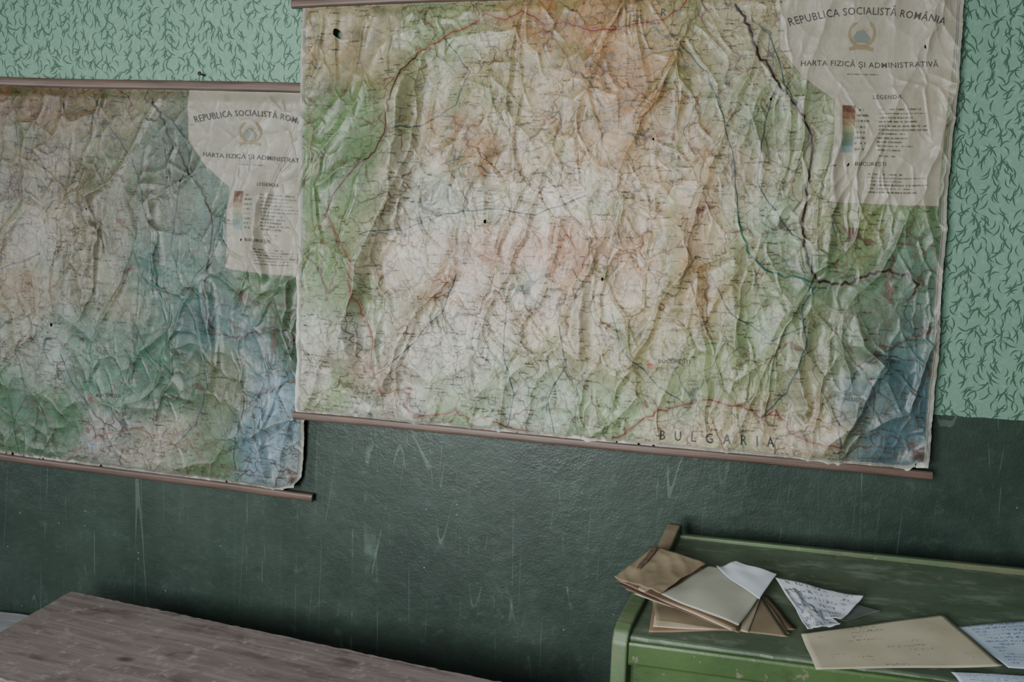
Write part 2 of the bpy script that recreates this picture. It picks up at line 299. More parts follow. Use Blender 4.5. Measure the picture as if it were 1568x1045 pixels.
def build_map(name,corn,depth,seed,folds,amp,rough,nx,ny,tint,gain,samp,second=False):
    """corn: TL,TR,BR,BL (X,Z) on the sheet plane; depth: stand-off at those corners"""
    root=empty(name)
    h,wr=relief(nx,ny,seed,folds,amp,rough)
    h-=.010*amp
    s,t,u,v,C=artwork(nx,ny,seed,wr,samp,second)
    C=lin(C)*np.array(tint)*gain
    def bil(q,s,t): return (q[0]*(1-s)+q[1]*s)*(1-t)+(q[3]*(1-s)+q[2]*s)*t
    cx=[c[0] for c in corn]; cz=[c[1] for c in corn]
    ex=.0015*(perlin(v*26,u*0+3.3,seed+30)+.6*perlin(v*90,u*0+1.3,seed+31)); ex*= (1-sstep(0,.03,s))+sstep(.97,1,s)
    ez=.0040*(perlin(u*18,v*0+3.3,seed+32)+.6*perlin(u*70,v*0+1.3,seed+33))*sstep(.97,1,t)
    X=bil(cx,s,t)+ex+.006*perlin(v*5,u*5,seed+34); Z=bil(cz,s,t)+ez+.004*perlin(v*4,u*6,seed+35)*sstep(0,.1,t)*(1-sstep(.9,1,t))
    cr_=sstep(.955,1,s)*sstep(.95,1,t); Z=Z+.020*cr_; X=X-.010*cr_; h=h+.028*cr_
    Y=-(bil(depth,s,t)+h)
    P=np.stack([X,Y,Z],-1)
    ha,hb=art(514,50); d=np.sqrt(((s-ha)*SW)**2+((t-hb)*SH*1.0)**2)+.005*perlin(u*60,v*60,5)
    hole=d<.013
    if second: hole=d<0
    for px,py,r in [(745,338,.0035),(922,426,.003),(1002,212,.002),(1180,151,.0025),(1418,75,.002),(1300,255,.002)]:
        a_,b_=art(px,py); dd=np.sqrt(((s-a_)*SW)**2+((t-b_)*SH*.6)**2)+.002*perlin(u*150,v*150,6)
        hole|=dd<r
    rs=np.random.RandomState(seed)
    for k in range(14):
        a0=rs.rand(); w_=.003+.008*rs.rand(); dp_=.005+.012*rs.rand()
        hole|=(np.abs(u-a0*SW)+.003*perlin(v*90,u*90,9)<w_*(1-(SH-v)/dp_))&(SH-v<dp_)
    me=grid_mesh('map_sheet',P,C,hole)
    link_obj(me,'sheet',paper_m,root)
    def place(verts_st,off=.0016):
        out=[]
        for a,b_ in verts_st:
            fx=min(max(a,0),1)*(nx-1); fy=min(max(b_,0),1)*(ny-1)
            i=min(int(fx),nx-2); j=min(int(fy),ny-2); fx-=i; fy-=j
            p=(P[j,i]*(1-fx)+P[j,i+1]*fx)*(1-fy)+(P[j+1,i]*(1-fx)+P[j+1,i+1]*fx)*fy
            out.append((p[0],p[1]-off,p[2]))
        return out
    def text(body,px0,px1,py,hpx,arch=0,mat=ink_m,bold=0.0,sp=1.0,slope=0):
        cu=bpy.data.curves.new('t','FONT'); cu.body=body; cu.size=1; cu.space_character=sp; cu.offset=bold; cu.resolution_u=2
        o=bpy.data.objects.new('t',cu); bpy.context.collection.objects.link(o)
        dg=bpy.context.evaluated_depsgraph_get(); me=bpy.data.meshes.new_from_object(o.evaluated_get(dg))
        bpy.data.objects.remove(o)
        bm=bmesh.new(); bm.from_mesh(me)
        bmesh.ops.triangulate(bm,faces=bm.faces)
        bmesh.ops.subdivide_edges(bm,edges=[e for e in bm.edges if e.calc_length()>.15],cuts=4)
        xs=[v_.co.x for v_ in bm.verts]; x0,x1=min(xs),max(xs)
        co=[]
        for v_ in bm.verts:
            k=(v_.co.x-x0)/(x1-x0); kk=2*k-1
            px=px0+(px1-px0)*k - (0.0 if not arch else (v_.co.y*hpx/.7)*kk*-0.35)
            py_=py+slope*k - v_.co.y*hpx/.72 + arch*kk*kk
            co.append(art(px,py_))
        for v_,c in zip(bm.verts,place(co)): v_.co=c
        bm.to_mesh(me); bm.free()
        return link_obj(me,'lettering_'+body.split()[0].lower()[:8],mat,root)
    text('REPUBLICA SOCIALISTĂ ROMÂNIA',1208,1447,24,12,arch=18,sp=1.1,bold=.004)
    text('HARTA FIZICĂ ȘI ADMINISTRATIVĂ',1226,1438,103,8.5,sp=1.08,slope=2,bold=.004)
    text('LEGENDA',1337,1378,152,6.5,sp=1.2,bold=.006)
    text('BUCUREȘTI',1310,1358,256,6,sp=1.05,bold=.004)
    text('R',1014,1022,24,12); text('BUCUREȘTI',1012,1060,556,6,bold=.004)
    if not second:
        text('B   U   L   G   A   R   I   A',1012,1188,671,15,bold=.012,slope=11)
        text('CONSTANȚA',1286,1322,611,5,sp=1.1)
        text('MAREA NEAGRĂ',1335,1400,640,5,mat=inkb_m,sp=1.2)
    cxp,cyp=1320,53
    bmE=[bmesh.new() for _ in range(2)]
    def shape(pts,k):
        bm=bmE[k]; vs=[bm.verts.new(c) for c in place([art(x,y) for x,y in pts],.0018)]; bm.faces.new(vs)
    for a in range(26):
        th=math.radians(-50+(a/25)*280)
        ex_=cxp+20*math.cos(th); ey_=cyp+19*math.sin(th); pts=[]
        for k in range(8):
            q=k/8*2*math.pi; lx=4.4*math.cos(q); ly=1.5*math.sin(q); r_=th+math.pi/2+.5
            pts.append((ex_+lx*math.cos(r_)-ly*math.sin(r_),ey_+lx*math.sin(r_)+ly*math.cos(r_)))
        shape(pts,0)
    shape([(cxp-14,cyp+6),(cxp-8,cyp-3),(cxp-3,cyp+2),(cxp+3,cyp-5),(cxp+9,cyp+1),(cxp+14,cyp+7),(cxp+10,cyp+14),(cxp-10,cyp+14)],1)
    for k in range(7):
        a=math.radians(-150+k*20); shape([(cxp+4*math.cos(a-.1),cyp+1+4*math.sin(a-.1)),(cxp+14*math.cos(a),cyp+14*math.sin(a)),(cxp+4*math.cos(a+.1),cyp+1+4*math.sin(a+.1))],0)
    shape([(cxp-20,cyp+22),(cxp-10,cyp+19),(cxp+10,cyp+19),(cxp+20,cyp+22),(cxp+18,cyp+27),(cxp+8,cyp+24),(cxp-8,cyp+24),(cxp-18,cyp+27)],0)
    for k,(bm,mt,nn) in enumerate(zip(bmE,(inkr_m,inkb_m),('emblem_wreath','emblem_hills'))):
        bmesh.ops.triangulate(bm,faces=bm.faces)
        me=bpy.data.meshes.new(nn); bm.to_mesh(me); bm.free(); link_obj(me,nn,mt,root)
    return root

foldsA=[([(628,110),(612,200),(602,300),(560,400),(536,500),(545,560)],.052,.085,.030),
        ([(700,420),(640,480),(600,560),(585,620)],.018,.03,.018),
        ([(575,470),(580,520),(570,600)],.013,.02,.014),
        ([(760,120),(740,250),(745,380)],.011,.05,.022),
        ([(905,380),(890,480),(895,560)],.013,.03,.018),
        ([(1290,190),(1275,330),(1268,420)],.015,.024,.014),
        ([(1350,560),(1330,600),(1285,690)],.024,.05,.014),
        ([(1310,480),(1320,530),(1362,570)],.018,.03,.018),
        ([(1240,500),(1225,560),(1240,640)],.015,.03,.018),
        ([(1040,340),(1055,400),(1040,450)],.014,.03,.016),
        ([(1130,400),(1125,480),(1135,560)],.015,.03,.018)]
roughA=[(530,560,.13,.12,.9),(1240,580,.16,.14,.5),(1260,380,.06,.1,.4),(1060,400,.12,.12,.3),(850,270,.2,.12,-.2),(1330,100,.15,.14,-.5)]
def fr(X,Z,D): 
    k=(2.3-D)/2.3; return (X*k,1.75+(Z-1.75)*k)
dA=[.045,.045,.080,.052]
cA=[fr(-1.037,2.444,dA[0]),fr(.687,2.479,dA[1]),fr(.6896,1.252,dA[2]),fr(-1.040,1.290,dA[3])]
mapA=build_map('wall_map',cA,dA,100,foldsA,.95,roughA,1300,880,(1.0,.985,.94),.88,SAMP)
bar('top_rail',(cA[0][0]-.03,-.042,cA[0][1]+.008),(cA[1][0]+.03,-.042,cA[1][1]+.008),.022,.014,rail_m,mapA)
bar('bottom_rail',(cA[3][0]-.006,-.050,cA[3][1]-.004),(cA[2][0]+.012,-.078,cA[2][1]-.006),.021,.014,rail_m,mapA,bow=.0015)

foldsB=[([(1000,150),(1010,250),(985,400)],.018,.05,.022),
        ([(1120,160),(1130,300),(1110,450)],.017,.05,.022),
        ([(1345,150),(1330,260),(1345,330)],.020,.03,.016),
        ([(1400,300),(1385,420),(1420,500)],.016,.03,.018),
        ([(1230,330),(1245,450),(1230,560)],.017,.04,.020),
        ([(1350,560),(1330,620),(1360,700)],.020,.03,.014)]
roughB=[(1370,600,.12,.16,.8),(1330,260,.1,.1,.3),(1000,330,.2,.2,.3)]
dB=[.016,.018,.024,.024]
cB=[fr(-2.67,2.245,dB[0]),fr(-.945,2.207,dB[1]),fr(-1.020,1.054,dB[2]),fr(-2.70,1.125,dB[3])]
mapB=build_map('wall_map.001',cB,dB,300,foldsB,.84,roughB,1100,720,(.97,.975,.94),.78,SAMP_B,True)
bar('top_rail',(cB[0][0]-.03,-.014,cB[0][1]+.012),(cB[1][0]+.02,-.014,cB[1][1]+.012),.026,.014,rail_m,mapB)
bar('bottom_rail',(cB[3][0]-.02,-.022,cB[3][1]-.006),(cB[2][0]+.038,-.024,cB[2][1]-.010),.022,.014,rail_m,mapB,bow=.0015)

bm=bmesh.new()
bmesh.ops.create_cone(bm,cap_ends=True,segments=14,radius1=.002,radius2=.002,depth=.03,matrix=Matrix.Translation((-1.33,-.012,2.256))@Matrix.Rotation(math.pi/2,4,'X'))
bmesh.ops.create_uvsphere(bm,u_segments=12,v_segments=8,radius=.006,matrix=Matrix.Translation((-1.33,-.028,2.256))@Matrix.Diagonal((1,.5,1,1)))
me=bpy.data.meshes.new('nail'); bm.to_mesh(me); bm.free()
nm,_,b=new_mat('rusty_iron'); b.inputs['Base Color'].default_value=L4((50,42,38)); b.inputs['Metallic'].default_value=.6; b.inputs['Roughness'].default_value=.6
link_obj(me,'map_nail',nm)

# ---------------------------------------------------------------- wall
def wall_material():
    m,nt,b=new_mat('painted_and_papered_wall'); N=nt.nodes.new; Lk=nt.links.new
    tc=N('ShaderNodeTexCoord'); sep=N('ShaderNodeSeparateXYZ'); Lk(tc.outputs['Object'],sep.inputs[0])
    cmb=N('ShaderNodeCombineXYZ'); Lk(sep.outputs['X'],cmb.inputs['X']); Lk(sep.outputs['Z'],cmb.inputs['Y'])
    def math_(op,a,b_=None,c=None,clamp=False):
        n=N('ShaderNodeMath'); n.operation=op; n.use_clamp=clamp
        for i,x in enumerate((a,b_,c)):
            if x is None: continue
            if isinstance(x,(int,float)): n.inputs[i].default_value=x
            else: Lk(x,n.inputs[i])
        return n.outputs[0]
    def noise(scale,detail=5,vec=None,rough=.55):
        n=N('ShaderNodeTexNoise'); n.inputs['Scale'].default_value=scale; n.inputs['Detail'].default_value=detail; n.inputs['Roughness'].default_value=rough
        Lk(vec or cmb.outputs[0],n.inputs['Vector']); return n.outputs['Fac']
    def mix(f,a,b_):
        n=N('ShaderNodeMix'); n.data_type='RGBA'
        if isinstance(f,(int,float)): n.inputs[0].default_value=f
        else: Lk(f,n.inputs[0])
        for i,x in ((6,a),(7,b_)):
            if isinstance(x,tuple): n.inputs[i].default_value=x
            else: Lk(x,n.inputs[i])
        return n.outputs[2]
    def rng(v,a,b_,c=0,d=1):
        n=N('ShaderNodeMapRange'); Lk(v,n.inputs[0]); n.inputs[1].default_value=a; n.inputs[2].default_value=b_; n.inputs[3].default_value=c; n.inputs[4].default_value=d; return n.outputs[0]
    def sprigs(scale,off,curv,L_,w,a0,a1,shift):
        va=N('ShaderNodeVectorMath'); va.operation='ADD'; Lk(cmb.outputs[0],va.inputs[0]); va.inputs[1].default_value=(off,off*.37,0)
        vo=N('ShaderNodeTexVoronoi'); vo.voronoi_dimensions='2D'; vo.inputs['Scale'].default_value=scale; vo.inputs['Randomness'].default_value=.85
        Lk(va.outputs[0],vo.inputs['Vector'])
        sb=N('ShaderNodeVectorMath'); sb.operation='SUBTRACT'; Lk(va.outputs[0],sb.inputs[0]); Lk(vo.outputs['Position'],sb.inputs[1])
        sc=N('ShaderNodeVectorMath'); sc.operation='SCALE'; Lk(sb.outputs[0],sc.inputs[0]); sc.inputs['Scale'].default_value=scale
        sc2=N('ShaderNodeSeparateColor'); Lk(vo.outputs['Color'],sc2.inputs[0])
        ang=rng(sc2.outputs[0],0,1,a0,a1)
        ro=N('ShaderNodeVectorRotate'); ro.rotation_type='Z_AXIS'; Lk(sc.outputs[0],ro.inputs['Vector']); Lk(ang,ro.inputs['Angle'])
        s2=N('ShaderNodeSeparateXYZ'); Lk(ro.outputs[0],s2.inputs[0])
        x,y=s2.outputs['X'],s2.outputs['Y']
        sg=math_('SUBTRACT',math_('MULTIPLY',math_('GREATER_THAN',sc2.outputs[1],.5),2.0),1.0)
        cv=math_('MULTIPLY',math_('MULTIPLY',math_('MULTIPLY',x,x),curv),sg)
        dy=math_('ABSOLUTE',math_('ADD',math_('SUBTRACT',y,cv),shift))
        xr=math_('DIVIDE',x,L_)
        wid=math_('MULTIPLY',math_('SUBTRACT',1.0,math_('MULTIPLY',xr,xr)),w)
        return math_('MULTIPLY',math_('SUBTRACT',wid,dy),1.0/(w*.5),clamp=True)
    h=math.pi/2
    ls=[sprigs(24,3.1,.5,.62,.056,h-.9,h+.75,0),sprigs(27,17.7,.8,.5,.056,h-1.2,h+.9,0),
        sprigs(24,3.1,.6,.40,.048,h-.2,h+1.4,.05),sprigs(31,63.9,1.2,.48,.058,h-.8,h+1.1,0)]
    mask=ls[0]
    for q in ls[1:]: mask=math_('MAXIMUM',mask,q)
    basec=mix(noise(2.5,4),L4((94,128,110)),L4((110,145,126)))
    basec=mix(rng(noise(70,5),.5,.75,0,.5),basec,L4((130,163,146)))
    paper=mix(math_('MULTIPLY',mask,.8),basec,L4((42,66,52)))
    d0=mix(rng(noise(1.7,6),.35,.65),L4((33,46,40)),L4((44,58,50)))
    d0=mix(rng(noise(5,10,rough=.8),.46,.7,0,.5),d0,L4((60,76,68)))
    d0=mix(rng(noise(21,9,rough=.8),.54,.74,0,.5),d0,L4((76,92,85)))
    sp=N('ShaderNodeTexVoronoi'); sp.voronoi_dimensions='2D'; sp.inputs['Scale'].default_value=22; Lk(cmb.outputs[0],sp.inputs['Vector'])
    sr=N('ShaderNodeSeparateColor'); Lk(sp.outputs['Color'],sr.inputs[0])
    spk=math_('MULTIPLY',math_('LESS_THAN',math_('ADD',sp.outputs['Distance'],math_('MULTIPLY',noise(180,2),.08)),.085),math_('GREATER_THAN',sr.outputs[0],.96))
    d0=mix(math_('MULTIPLY',spk,.6),d0,L4((130,145,140)))
    for ang,scx,seed in ((.45,3.2,1.0),(-.35,2.6,5.0),(.1,4.0,9.0),(-.9,2.2,13.0)):
        mp=N('ShaderNodeMapping'); Lk(cmb.outputs[0],mp.inputs['Vector']); mp.inputs['Rotation'].default_value=(0,0,ang); mp.inputs['Scale'].default_value=(scx*2.2,scx*.12,1); mp.inputs['Location'].default_value=(seed,seed,0)
        f=noise(1,.6,mp.outputs[0]); line=math_('LESS_THAN',math_('ABSOLUTE',math_('SUBTRACT',f,.5)),.0016)
        g=rng(noise(4+seed*.3,3),.50,.60)
        d0=mix(math_('MULTIPLY',math_('MULTIPLY',line,g),.26),d0,L4((110,128,120)))
    edge=math_('ADD',1.405,math_('MULTIPLY',math_('SUBTRACT',noise(14,3),.5),.012))
    up=math_('GREATER_THAN',sep.outputs['Z'],edge)
    Lk(mix(up,d0,paper),b.inputs['Base Color'])
    rg=N('ShaderNodeMix'); Lk(up,rg.inputs[0]); Lk(rng(noise(6,6),.3,.7,.34,.54),rg.inputs[2]); rg.inputs[3].default_value=.6; Lk(rg.outputs[0],b.inputs['Roughness'])
    b.inputs['Specular IOR Level'].default_value=.34
    hh=math_('ADD',math_('MULTIPLY',noise(30,5),.4),math_('MULTIPLY',noise(150,3),.2))
    hh=math_('ADD',hh,math_('MULTIPLY',math_('MULTIPLY',mask,up),.4))
    hh=math_('ADD',hh,math_('MULTIPLY',spk,.3))
    bp=N('ShaderNodeBump'); bp.inputs['Strength'].default_value=.8; bp.inputs['Distance'].default_value=.005
    Lk(hh,bp.inputs['Height']); Lk(bp.outputs[0],b.inputs['Normal'])
    return m
def box(name,lo,hi,mat,parent=None,bev=0):
    bm=bmesh.new(); bmesh.ops.create_cube(bm,size=1)
    for v_ in bm.verts: v_.co=Vector([lo[i]+(v_.co[i]+.5)*(hi[i]-lo[i]) for i in range(3)])
    if bev: bmesh.ops.bevel(bm,geom=bm.edges[:],offset=bev,segments=2,affect='EDGES')
    me=bpy.data.meshes.new(name); bm.to_mesh(me); bm.free()
    return link_obj(me,name,mat,parent)
box('wall_back',(-4.2,0,0),(3.6,.15,3.2),wall_material())
floor_m=wood_mat('floor_boards',(60,54,48),(98,90,82),0,.6,5)
box('floor',(-4.2,-5.2,-.1),(3.6,0,0),floor_m)

def slab(name,top,th,mat,parent,nx=40,ny=16,wob=.0008,bev=.004,seed=0):
    q=[Vector(p) for p in top]; bm=bmesh.new(); g=[]
    rnd=random.Random(seed)
    for j in range(ny+1):
        r=[]
        for i in range(nx+1):
            a=i/nx;b_=j/ny; p=(q[0]*(1-a)+q[1]*a)*(1-b_)+(q[3]*(1-a)+q[2]*a)*b_
            e=(i in(0,nx)) or (j in (0,ny))
            p=p+Vector((0,rnd.uniform(-1,1)*wob*(2 if e else 0),rnd.uniform(-1,1)*wob*.6*(1 if e else 0)))
            r.append(bm.verts.new(p))
        g.append(r)
    for j in range(ny):
        for i in range(nx): bm.faces.new([g[j][i],g[j+1][i],g[j+1][i+1],g[j][i+1]])
    ret=bmesh.ops.extrude_face_region(bm,geom=bm.faces[:])
    for v_ in [x for x in ret['geom'] if isinstance(x,bmesh.types.BMVert)]: v_.co.z-=th
    bmesh.ops.recalc_face_normals(bm,faces=bm.faces)
    me=bpy.data.meshes.new(name); bm.to_mesh(me); bm.free()
    o=link_obj(me,name,mat,parent)
    md=o.modifiers.new('bev','BEVEL'); md.width=bev; md.segments=2; md.angle_limit=math.radians(50)
    return o
def prism(name,plan,z0,z1,mat,parent,bev=.004):
    bm=bmesh.new(); a=[bm.verts.new((x,y,z0)) for x,y in plan]; c=[bm.verts.new((x,y,z1)) for x,y in plan]
    n=len(plan); bm.faces.new(a[::-1]); bm.faces.new(c)
    for i in range(n): bm.faces.new([a[i],a[(i+1)%n],c[(i+1)%n],c[i]])
    bmesh.ops.recalc_face_normals(bm,faces=bm.faces)
    me=bpy.data.meshes.new(name); bm.to_mesh(me); bm.free()
    o=link_obj(me,name,mat,parent); md=o.modifiers.new('b','BEVEL'); md.width=bev; md.segments=2
    return o

# ---------------------------------------------------------------- brown desk
def brown_mat():
    m,nt,b=new_mat('worn_brown_desk_paint'); N=nt.nodes.new; Lk=nt.links.new
    tc=N('ShaderNodeTexCoord')
    def nz(scale,sc,det=7,rot=0,ro=.6,dist=0):
        mp=N('ShaderNodeMapping'); mp.inputs['Scale'].default_value=sc
        vr=N('ShaderNodeVectorRotate'); vr.rotation_type='Z_AXIS'; vr.inputs['Angle'].default_value=rot; Lk(tc.outputs['Object'],vr.inputs['Vector']); Lk(vr.outputs[0],mp.inputs['Vector'])
        n=N('ShaderNodeTexNoise'); n.inputs['Scale'].default_value=scale; n.inputs['Detail'].default_value=det; n.inputs['Roughness'].default_value=ro; n.inputs['Distortion'].default_value=dist; Lk(mp.outputs[0],n.inputs['Vector']); return n.outputs['Fac']
    def ramp(f,p0,c0,p1,c1):
        r=N('ShaderNodeValToRGB'); r.color_ramp.elements[0].position=p0; r.color_ramp.elements[1].position=p1; r.color_ramp.elements[0].color=c0; r.color_ramp.elements[1].color=c1; Lk(f,r.inputs[0]); return r.outputs[0]
    def mx(f,a,b_,k=1.0):
        n=N('ShaderNodeMix'); n.data_type='RGBA'
        sc=N('ShaderNodeMath'); sc.operation='MULTIPLY'; sc.inputs[1].default_value=k; Lk(f,sc.inputs[0]); Lk(sc.outputs[0],n.inputs[0])
        Lk(a,n.inputs[6])
        if isinstance(b_,tuple): n.inputs[7].default_value=b_
        else: Lk(b_,n.inputs[7])
        return n.outputs[2]
    K=(0,0,0,1);W=(1,1,1,1)
    g=nz(1,(3.0,38,38),9,.166,.7,.6); base=ramp(g,.34,L4((104,89,85)),.66,L4((148,134,130)))
    base=mx(ramp(nz(3.5,(1,1.4,1),6),.35,K,.7,W),base,L4((142,130,127)),.6)
    base=mx(ramp(nz(8,(1,2.2,1),5,.166),.54,K,.68,W),base,L4((80,65,60)),.65)
    base=mx(ramp(nz(22,(1,1,1),8,0,.75),.55,K,.66,W),base,L4((176,168,164)),.6)
    kn=N('ShaderNodeTexVoronoi'); kn.inputs['Scale'].default_value=4.5; mp=N('ShaderNodeMapping'); mp.inputs['Scale'].default_value=(.7,1.2,1); Lk(tc.outputs['Object'],mp.inputs['Vector']); Lk(mp.outputs[0],kn.inputs['Vector'])
    base=mx(ramp(kn.outputs['Distance'],.04,W,.10,K),base,L4((56,44,40)),.8)
    Lk(base,b.inputs['Base Color']); b.inputs['Roughness'].default_value=.5
    bp=N('ShaderNodeBump'); bp.inputs['Strength'].default_value=.5; bp.inputs['Distance'].default_value=.003; Lk(g,bp.inputs['Height']); Lk(bp.outputs[0],b.inputs['Normal'])
    return m
bm_=brown_mat()
desk=empty('school_desk',(-.9,-.5,0))
def par(o,p): o.parent=p; o.matrix_parent_inverse=Matrix.Translation(p.location).inverted()
al=Vector((.986,-.165,0)); dp=Vector((.03,-.99,0))
c0=Vector((-1.66,-.151,.75)); 
DL=1.42
o=slab('top_board',[c0,c0+al*DL,c0+al*DL+dp*.47,c0+dp*.47],.026,bm_,None,seed=1,wob=.0012,nx=90,ny=24); par(o,desk)
zz=.725
ins=[c0+al*.06+dp*.05,c0+al*(DL-.06)+dp*.05,c0+al*(DL-.06)+dp*.42,c0+al*.06+dp*.42]
for k,p in enumerate(ins):
    o=prism('leg_%d'%(k+1),[(p.x-.022,p.y-.022),(p.x+.022,p.y-.022),(p.x+.022,p.y+.022),(p.x-.022,p.y+.022)],0,zz,bm_,None); par(o,desk)
for k,(a,b_) in enumerate(((0,1),(3,2),(0,3),(1,2))):
    A_,B_=ins[a],ins[b_]; d=(B_-A_).normalized(); n=Vector((-d.y,d.x,0))*.01
    o=prism('apron_%d'%(k+1),[((A_-n).x,(A_-n).y),((B_-n).x,(B_-n).y),((B_+n).x,(B_+n).y),((A_+n).x,(A_+n).y)],.64,zz,bm_,None); par(o,desk)

pale=wood_mat('pale_weathered_wood',(130,130,132),(170,170,172),0,.6,8)
bench=empty('bench',(-2.2,-.3,0))
for i in range(3):
    o=slab('seat_board_%d'%i,[(-2.75,-.03-i*.13,.60),(-1.80,-.03-i*.13,.60),(-1.80,-.155-i*.13,.60),(-2.75,-.155-i*.13,.60)],.025,pale,None,seed=20+i); par(o,bench)
for k,(x,y) in enumerate(((-2.68,-.07),(-1.87,-.07),(-1.87,-.37),(-2.68,-.37))):
    o=prism('leg_%d'%(k+1),[(x-.022,y-.022),(x+.022,y-.022),(x+.022,y+.022),(x-.022,y+.022)],0,.58,pale,None); par(o,bench)

# ---------------------------------------------------------------- green desk
def green_mat(name,c1,c2,worn,amt,rough=.42):
    m,nt,b=new_mat(name); N=nt.nodes.new; Lk=nt.links.new
    tc=N('ShaderNodeTexCoord')
    def nz(sc,det=6,s3=(1,1,1)):
        mp=N('ShaderNodeMapping'); mp.inputs['Scale'].default_value=s3; Lk(tc.outputs['Object'],mp.inputs['Vector'])
        n=N('ShaderNodeTexNoise'); n.inputs['Scale'].default_value=sc; n.inputs['Detail'].default_value=det; n.inputs['Roughness'].default_value=.65; Lk(mp.outputs[0],n.inputs['Vector']); return n.outputs['Fac']
    def rp(f,p0,c0,p1,c1):
        r=N('ShaderNodeValToRGB'); r.color_ramp.elements[0].position=p0; r.color_ramp.elements[1].position=p1; r.color_ramp.elements[0].color=c0; r.color_ramp.elements[1].color=c1; Lk(f,r.inputs[0]); return r.outputs[0]
    a=rp(nz(6,6,(1,3,1)),.35,L4(c1),.68,L4(c2))
    f=rp(nz(13,9,(.6,2,1)),.58-amt,(0,0,0,1),.68-amt*.5,(.8,.8,.8,1))
    mxn=N('ShaderNodeMix'); mxn.data_type='RGBA'; Lk(f,mxn.inputs[0]); Lk(a,mxn.inputs[6]); mxn.inputs[7].default_value=L4(worn)
    f2=rp(nz(34,8,(1,1,1)),.62,(0,0,0,1),.64,(.85,.85,.85,1))
    mx2=N('ShaderNodeMix'); mx2.data_type='RGBA'; Lk(f2,mx2.inputs[0]); Lk(mxn.outputs[2],mx2.inputs[6]); mx2.inputs[7].default_value=L4((106,100,86))
    Lk(mx2.outputs[2],b.inputs['Base Color'])
    b.inputs['Roughness'].default_value=rough
    bp=N('ShaderNodeBump'); bp.inputs['Strength'].default_value=.3; bp.inputs['Distance'].default_value=.002; Lk(nz(40,4),bp.inputs['Height']); Lk(bp.outputs[0],b.inputs['Normal'])
    return m
g_top=green_mat('worn_green_top',(66,80,63),(84,98,80),(110,122,107),.05,.5)
g_front=green_mat('green_gloss_paint',(55,78,42),(67,92,50),(46,60,38),0,.42)
g_edge=green_mat('green_edge_paint',(68,86,58),(84,102,72),(102,93,76),.06,.5)
g_worn=green_mat('bare_wood_edge',(104,91,75),(124,110,92),(82,88,68),.02,.6)
gd=empty('teacher_desk',(.6,-.4,0))
def zp(y): return .985+.2*(y+.58)
A=(.062,-.145);B=(1.45,-.198);C_=(1.45,-.635);D=(-.045,-.572)
o=slab('desk_top',[(A[0],A[1],zp(A[1])),(B[0],B[1],zp(B[1])),(C_[0],C_[1],zp(C_[1])),(D[0],D[1],zp(D[1]))],.024,g_top,None,nx=60,bev=.006,seed=40); par(o,gd)
o=prism('back_board',[(.06,-.128),(1.45,-.178),(1.45,-.198),(.06,-.148)],0,1.078,g_edge,None); par(o,gd)
o=prism('front_panel',[(-.045,-.556),(1.45,-.62),(1.45,-.600),(-.045,-.536)],.04,zp(-.58)-.022,g_front,None); par(o,gd)
o=prism('front_nosing',[(-.045,-.580),(1.45,-.645),(1.45,-.625),(-.045,-.560)],.925,zp(-.60)-.004,g_front,None,.007); par(o,gd)
o=prism('right_side',[(1.43,-.19),(1.452,-.19),(1.452,-.62),(1.43,-.62)],0,.97,g_front,None); par(o,gd)
def side_board():
    pb=Vector((.046,-.115,0)); pf=Vector((-.070,-.585,0)); ax=(pf-pb); Lg=ax.length; ax.normalize(); nrm=Vector((ax.y,-ax.x,0)); 
    if nrm.x<0: nrm=-nrm
    prof=[(0,0),(0,1.100),(.03,1.103),(.06,1.096),(.14,1.070),(.25,1.046),(.36,1.026),(.42,1.016),(Lg-.03,1.008),(Lg-.012,.998),(Lg,.975),(Lg,0)]
    bm=bmesh.new(); th=.034
    a=[bm.verts.new(pb+ax*x+Vector((0,0,z))) for x,z in prof]; c=[bm.verts.new(pb+ax*x+nrm*th+Vector((0,0,z))) for x,z in prof]
    n=len(prof); bm.faces.new(a); bm.faces.new(c[::-1])
    for i in range(n):
        f=bm.faces.new([a[i],a[(i+1)%n],c[(i+1)%n],c[i]])
        if 1<=i<=4: f.material_index=1
    bmesh.ops.recalc_face_normals(bm,faces=bm.faces)
    me=bpy.data.meshes.new('left_side'); bm.to_mesh(me); bm.free()
    o=link_obj(me,'left_side',g_edge); me.materials.append(g_worn)
    md=o.modifiers.new('b','BEVEL'); md.width=.005; md.segments=3; md.angle_limit=math.radians(25)
    par(o,gd)
side_board()

